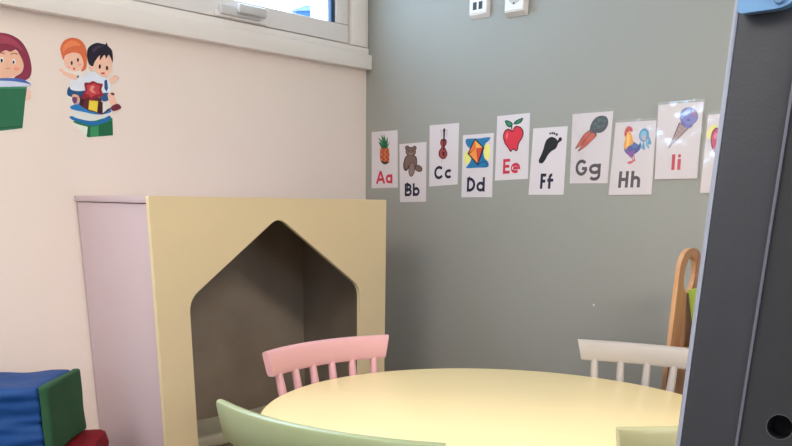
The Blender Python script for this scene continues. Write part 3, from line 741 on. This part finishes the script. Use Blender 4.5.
cards = [
 ('Aa', [(371.8, 132.1), (397.7, 130.1), (397.9, 187.7), (371.8, 188.3)], 'ab', pic_pineapple, RED, [('A', .17, .53, .69, .92), ('a', .55, .80, .69, .92)], 'white card with a pineapple and red letters Aa, first of the row', 0),
 ('Bb', [(399.5, 144.2), (426.6, 141.9), (426.1, 201.7), (400.2, 202.1)], 'ab', pic_bear, NAVY, [('B', .19, .46, .68, .90), ('b', .50, .76, .68, .90)], 'white card with a brown teddy bear and dark letters Bb', 0),
 ('Cc', [(429.8, 125.4), (459.2, 122.9), (457.7, 184.4), (429.3, 186.6)], 'cd', pic_violin, NAVY, [('C', .17, .51, .67, .89), ('c', .54, .81, .67, .89)], 'white card with a violin and dark letters Cc', 0),
 ('Dd', [(463.1, 135.3), (494.0, 132.9), (492.2, 197.2), (461.4, 197.2)], 'cd', pic_kite, NAVY, [('D', .18, .45, .68, .91), ('d', .49, .76, .68, .91)], 'white card with a kite on blue and dark letters Dd', 0),
 ('Ee', [(497.4, 116.2), (530.2, 112.9), (528.0, 178.9), (495.0, 180.7)], 'e', pic_apple, RED, [('E', .24, .45, .67, .90), ('e', .48, .76, .67, .90)], 'white card with a red apple and red letters Ee', 0),
 ('Ff', [(533.5, 128.5), (567.9, 126.1), (563.6, 194.7), (528.6, 194.7)], 'f', pic_foot, NAVY, [('F', .32, .48, .68, .91), ('f', .53, .70, .68, .91)], 'white card with a black footprint and dark letters Ff', 0),
 ('Gg', [(572.8, 114.2), (613.4, 111.0), (607.5, 183.2), (569.8, 183.4)], 'g', pic_carrots, NAVY, [('G', .13, .45, .655, .89), ('g', .50, .80, .655, .87)], 'laminated white card with carrots and dark letters Gg', 1),
 ('Hh', [(616.1, 122.8), (656.8, 120.2), (651.9, 194.5), (608.9, 195.0)], 'h', pic_rooster, NAVY, [('H', .21, .44, .67, .90), ('h', .50, .72, .67, .90)], 'laminated white card with a rooster and dark letters Hh', 1),
 ('Ii', [(659.0, 105.0), (704.3, 101.5), (697.6, 178.4), (655.2, 179.3)], 'i', pic_icecream, RED, [('I', .38, .47, .67, .88), ('i', .51, .61, .67, .88)], 'laminated white card with an ice-cream cone and red letters Ii', 1),
 ('Jj', [(708.6, 115.0), (754.0, 110.5), (747.0, 192.0), (700.3, 193.0)], 'i', pic_jam, RED, [], 'laminated white card with a pink shape, half hidden by the grey panel', 1),
]
for i, (nm, q, k, pic, colr, let, label, lam) in enumerate(cards):
    W = quadmap(q, (1, -0.0))
    mid = W(.5, .75); mid.y = 0
    base = 0.0012 + (0.0016 if nm in ('Hh', 'Jj') else 0) + (0.003 if nm == 'Ii' else 0)
    o = empty('alphabet_card', mid, label=label, cat='card', group='alphabet cards in a row on the grey wall')
    # sheet with slightly uneven paper
    bm = bmesh.new(); nx, ny = 6, 8; g = {}
    for fb in (0, 1):
        for a in range(nx + 1):
            for b in range(ny + 1):
                p = W(a / nx, 1.5 * b / ny)
                p.y = -(base - 0.0004) if fb else -(base - 0.0010)
                g[fb, a, b] = bm.verts.new(p - mid)
    for a in range(nx):
        for b in range(ny):
            for fb in (0, 1): bm.faces.new([g[fb, a, b], g[fb, a + 1, b], g[fb, a + 1, b + 1], g[fb, a, b + 1]][::1 if fb else -1])
    for a in range(nx):
        for b in (0, ny): bm.faces.new((g[0, a, b], g[0, a + 1, b], g[1, a + 1, b], g[1, a, b]))
    for b in range(ny):
        for a in (0, nx): bm.faces.new((g[0, a, b], g[0, a, b + 1], g[1, a, b + 1], g[1, a, b]))
    link('sheet', bm, M['paper'], o)
    kx, ky, ks = K[k]
    flat('picture', pic(), lambda x, y: at(kx + x / ks, ky + y / ks, 1, 0), 1, -1, base - 0.0003, o, mid, 0.00004)
    if let:
        sh = []
        for ch, x0, x1, v0, v1 in let:
            for loops in glyph(ch, x0, x1, v0 * 1.5, v1 * 1.5, 0.07 if ch not in 'Ii' else 0.078): sh.append((loops, ink(colr)))
        flat('letters', sh, lambda x, y: W(x, y), 1, -1, base - 0.0003, o, mid, 0.00001)
    if lam:
        bm = bmesh.new(); d = 0.035; cs = [(-d, -d * 1.2), (1 + d, -d * 1.5), (1 + d * .8, 1.5 + d * 1.4), (-d * .8, 1.5 + d * 1.4)]
        nx, ny = 10, 14; g = {}
        for a in range(nx + 1):
            for b in range(ny + 1):
                u, v = a / nx, b / ny
                x = (cs[0][0] * (1 - u) + cs[1][0] * u) * (1 - v) + (cs[3][0] * (1 - u) + cs[2][0] * u) * v
                y = (cs[0][1] * (1 - u) + cs[1][1] * u) * (1 - v) + (cs[3][1] * (1 - u) + cs[2][1] * u) * v
                p = W(x, y); p.y = -(base + 0.0010) - 0.0009 * (noise.noise(Vector((x * 2.3 + i * 7, y * 2.3, i))) )
                g[a, b] = bm.verts.new(p - mid)
        for a in range(nx):
            for b in range(ny): bm.faces.new((g[a, b], g[a + 1, b], g[a + 1, b + 1], g[a, b + 1]))
        link('laminate', bm, M['film'], o, True)

# stickers on the cream wall, measured in enlarged views
def sticker(label, fr, back, groups, cat='sticker'):
    kx, ky, ks = fr
    T = lambda x, y: at(kx + x / ks, ky + y / ks, 0, 0.0)
    xs = [p[0] for p in back]; ys = [p[1] for p in back]
    mid = T(sum(xs) / len(xs), sum(ys) / len(ys)); mid.x = 0
    o = empty('wall_sticker', mid, label=label, cat=cat)
    bm = bmesh.new(); ext(bm, [back], lambda x, y: T(x, y) - mid + Vector((0.0003, 0, 0)), (1, 0, 0), 0.0005)
    link('backing', bm, ink((236, 226, 216)), o)
    b = 0.0009
    for name, sh in groups:
        flat(name, sh, T, 0, 1, b, o, mid, 0.00003); b += 0.00003 * len(sh) + 0.00005
    return o
SKIN, SKN2 = (244, 196, 172), (232, 170, 140)
fr = (55, 30, 3.875)
back = smooth_loop([(20, 78), (24, 50), (50, 30), (84, 30), (112, 50), (128, 60), (150, 50), (190, 48), (216, 66), (224, 104), (222, 140), (214, 168), (232, 168), (246, 178), (238, 200), (214, 212), (216, 236),
                    (238, 262), (254, 290), (250, 308), (226, 316), (218, 344), (226, 360), (226, 408), (130, 420), (112, 416), (66, 366), (56, 336), (60, 304), (50, 288), (44, 250), (50, 222), (64, 206), (62, 190), (32, 180), (14, 160), (18, 144), (34, 146), (22, 110)], 3)
girl = [('face', [(ell(75, 122, 42, 38, .2), SKIN), (ell(24, 156, 9, 7, .6), SKIN), (smooth_loop([(28, 160), (60, 168), (84, 178), (80, 194), (52, 184), (28, 170)]), SKIN),
                  (ell(64, 128, 4, 8), (40, 26, 30)), (ell(88, 116, 4, 8), (40, 26, 30)), (ell(73, 150, 4, 4), (196, 66, 74)), (ell(95, 134, 7, 5), (244, 170, 156)), (ell(54, 144, 6, 5), (244, 170, 156))]),
        ('hair', [(smooth_loop([(24, 96), (20, 70), (34, 42), (64, 30), (96, 38), (116, 62), (122, 96), (122, 136), (116, 154), (100, 160), (110, 136), (104, 108), (92, 92), (66, 88), (40, 98), (32, 116)]), (222, 112, 70)),
                  (smooth_loop([(30, 88), (32, 62), (56, 42), (80, 44), (98, 60), (76, 62), (46, 72)]), (240, 136, 88))]),
        ('blouse', [(smooth_loop([(66, 184), (92, 178), (116, 184), (118, 232), (60, 230)]), (226, 230, 240)), ([(78, 178), (92, 176), (90, 186), (80, 186)], (40, 60, 100))]),
        ('skirt', [(smooth_loop([(52, 222), (78, 218), (112, 226), (114, 262), (80, 262), (48, 252)]), (28, 84, 128))]),
        ('legs', [(smooth_loop([(66, 252), (92, 256), (88, 290), (74, 292)]), SKN2), (smooth_loop([(66, 262), (84, 262), (82, 282), (70, 282)]), (110, 70, 110)), (smooth_loop([(74, 286), (96, 282), (102, 300), (84, 306), (72, 300)]), (170, 160, 200))])]
boy = [('face', [(smooth_loop([(142, 122), (150, 150), (170, 172), (192, 182), (212, 168), (218, 140), (216, 108), (180, 92), (148, 98)]), SKIN), (ell(138, 146, 9, 13, -.3), SKIN),
                 (ell(172, 142, 4.5, 9), (40, 26, 30)), (ell(200, 148, 4.5, 9), (40, 26, 30)), (ell(184, 168, 8, 3.5), (196, 66, 74)), (ell(234, 184, 11, 9), SKIN), (smooth_loop([(208, 190), (230, 180), (236, 192), (216, 208)]), SKIN)]),
       ('hair', [(smooth_loop([(128, 128), (122, 96), (130, 66), (160, 50), (192, 56), (198, 48), (204, 62), (220, 82), (222, 124), (214, 108), (206, 96), (196, 112), (190, 96), (172, 118), (172, 98), (152, 124), (146, 140), (136, 138)], 4), (34, 26, 44)),
                 (smooth_loop([(142, 76), (162, 62), (186, 64), (164, 72), (148, 88)]), (62, 50, 74))]),
       ('shirt', [(smooth_loop([(120, 172), (150, 164), (180, 182), (208, 194), (214, 240), (190, 248), (150, 240), (118, 214)]), (224, 232, 244)), ([(190, 196), (200, 192), (204, 226), (198, 240), (190, 226)], (40, 76, 130)),
                  (smooth_loop([(172, 250), (210, 244), (208, 270), (184, 276)]), (36, 90, 140))]),
       ('legs', [(smooth_loop([(204, 246), (222, 246), (240, 282), (236, 296), (216, 290), (206, 270)]), SKIN), (smooth_loop([(216, 298), (240, 286), (254, 296), (252, 306), (224, 314)]), (110, 36, 52)), (ell(222, 248, 8, 5, .4), (100, 40, 60))])]
books = [('books', [([(70, 356), (126, 374), (222, 350), (224, 408), (126, 416)], (24, 104, 66)), ([(70, 356), (126, 376), (122, 410), (92, 386)], (232, 236, 224)), ([(136, 376), (168, 370), (168, 412), (136, 414)], (58, 148, 96)), (smooth_loop([(68, 354), (150, 350), (210, 338), (216, 352), (130, 374)]), (34, 124, 82)),
                    (smooth_loop([(60, 334), (130, 342), (160, 356), (210, 332), (206, 352), (150, 370), (90, 356), (62, 346)]), (26, 110, 176)), (smooth_loop([(66, 306), (120, 314), (168, 332), (208, 316), (208, 330), (150, 352), (92, 344), (64, 330)]), (222, 226, 220)), (smooth_loop([(66, 292), (120, 288), (206, 304), (212, 320), (166, 328), (110, 318), (62, 306)]), (36, 124, 190)),
                    ([(96, 258), (180, 262), (176, 326), (126, 312), (92, 290)], (96, 34, 46)), ([(102, 262), (112, 262), (106, 296), (98, 290)], (50, 20, 34)), ([(132, 272), (166, 276), (162, 318), (128, 308)], (240, 214, 70)), ([(166, 276), (184, 280), (182, 328), (163, 322)], (72, 22, 36)), ([(184, 284), (206, 288), (206, 302), (184, 324)], (232, 228, 216)), (ribbon([(182, 326), (212, 306), (222, 300)], 5)[0], (96, 34, 46))]),
         ('star', [(smooth_loop([(104, 250), (116, 236), (112, 206), (132, 204), (146, 198), (164, 206), (184, 210), (178, 232), (186, 256), (158, 262), (140, 276), (128, 262), (104, 268)], 3), (150, 34, 50)), (smooth_loop([(116, 246), (124, 234), (122, 214), (138, 212), (150, 206), (160, 214), (172, 218), (168, 234), (172, 248), (152, 252), (138, 262), (130, 252)], 3), (196, 66, 74)), (smooth_loop([(140, 216), (152, 220), (146, 232), (156, 244), (142, 242), (132, 232)]), (226, 140, 130))])]
sticker('sticker of a girl and a boy on a pile of books, on the cream wall', fr, back, [girl[3], girl[4], girl[2], girl[0], girl[1]] + [books[0]] + [boy[2], boy[3], boy[0], boy[1], books[1]])

fr = (0, 25, 3.875)
back = smooth_loop([(-140, 60), (-60, 40), (0, 26), (40, 32), (84, 56), (112, 100), (126, 160), (122, 196), (110, 214), (112, 236), (106, 244), (122, 262), (122, 288), (104, 296), (92, 400), (60, 410), (0, 414), (-70, 404), (-150, 396), (-150, 240), (-130, 214), (-146, 140)], 3)
sticker('cut-out sticker of a red-haired girl behind a green book, at the left edge', fr, back, [
    ('face', [(smooth_loop([(-70, 150), (-60, 110), (0, 92), (62, 100), (88, 140), (82, 180), (40, 204), (-20, 204), (-60, 186)]), (238, 186, 158)), (ell(7, 136, 8, 11), (240, 240, 240)), (ell(6, 138, 4.5, 8), (40, 30, 34)), (ell(53, 142, 7, 10), (240, 240, 240)), (ell(52, 144, 4, 7), (40, 30, 34)),
              (ribbon(arc(54, 118, 14, 8, 200, 340, 8), 3)[0], (120, 50, 60)), (ribbon(arc(4, 116, 14, 8, 200, 340, 8), 3)[0], (120, 50, 60)), (ribbon(arc(30, 164, 9, 6, 20, 160, 8), 3)[0], (214, 130, 110)), (ell(64, 170, 12, 8), (240, 160, 136))]),
    ('hair', [(smooth_loop([(-140, 190), (-146, 120), (-110, 60), (-40, 34), (4, 30), (46, 40), (84, 66), (110, 112), (122, 166), (116, 200), (98, 214), (76, 214), (54, 204), (84, 182), (90, 150), (76, 116), (60, 96), (40, 104), (20, 98), (-10, 112), (-50, 120), (-66, 160), (-60, 200), (-110, 214)], 4), (140, 48, 72)),
              (smooth_loop([(-20, 44), (20, 42), (60, 62), (88, 100), (60, 84), (20, 72), (-30, 74)]), (166, 66, 88))]),
    ('collar', [(smooth_loop([(-110, 200), (-20, 206), (60, 206), (100, 216), (104, 238), (-110, 234)]), (70, 104, 176)), (smooth_loop([(-110, 222), (0, 216), (80, 222), (108, 236), (-110, 240)]), (206, 216, 236))]),
    ('hand', [(smooth_loop([(92, 246), (110, 248), (120, 264), (118, 286), (98, 292), (90, 270)]), (240, 200, 180))]),
    ('green_book', [([(-140, 240), (104, 240), (96, 300), (86, 400), (0, 410), (-140, 396)], (40, 108, 76)), ([(-140, 240), (104, 240), (103, 247), (-140, 247)], (60, 140, 100)), (ribbon([(-20, 400), (86, 392)], 4)[0], (18, 80, 54))])])

# ================================================================== ceiling lamps (their light is set at the top)
for i, (x, y, a, b, txt) in enumerate(((1.1, -2.9, 0.62, 0.62, 'square white ceiling lamp nearer the cream wall, above the play cabinet side'), (3.3, -1.5, 0.62, 0.32, 'oblong white ceiling lamp on the right side of the room'))):
    o = empty('ceiling_lamp', (x, y, RZ), label=txt, cat='lamp')
    bm = bmesh.new()
    ext(bm, [[(-a, -b), (a, -b), (a, b), (-a, b)], [(-a + .02, -b + .02), (-a + .02, b - .02), (a - .02, b - .02), (a - .02, -b + .02)]], lambda u, v: (u, v, -0.04), (0, 0, 1), 0.04)
    link('frame', bm, M['lamp'], o)
    boxo('diffuser', -a + .021, a - .021, -b + .021, b - .021, -0.012, -0.004, em, o)
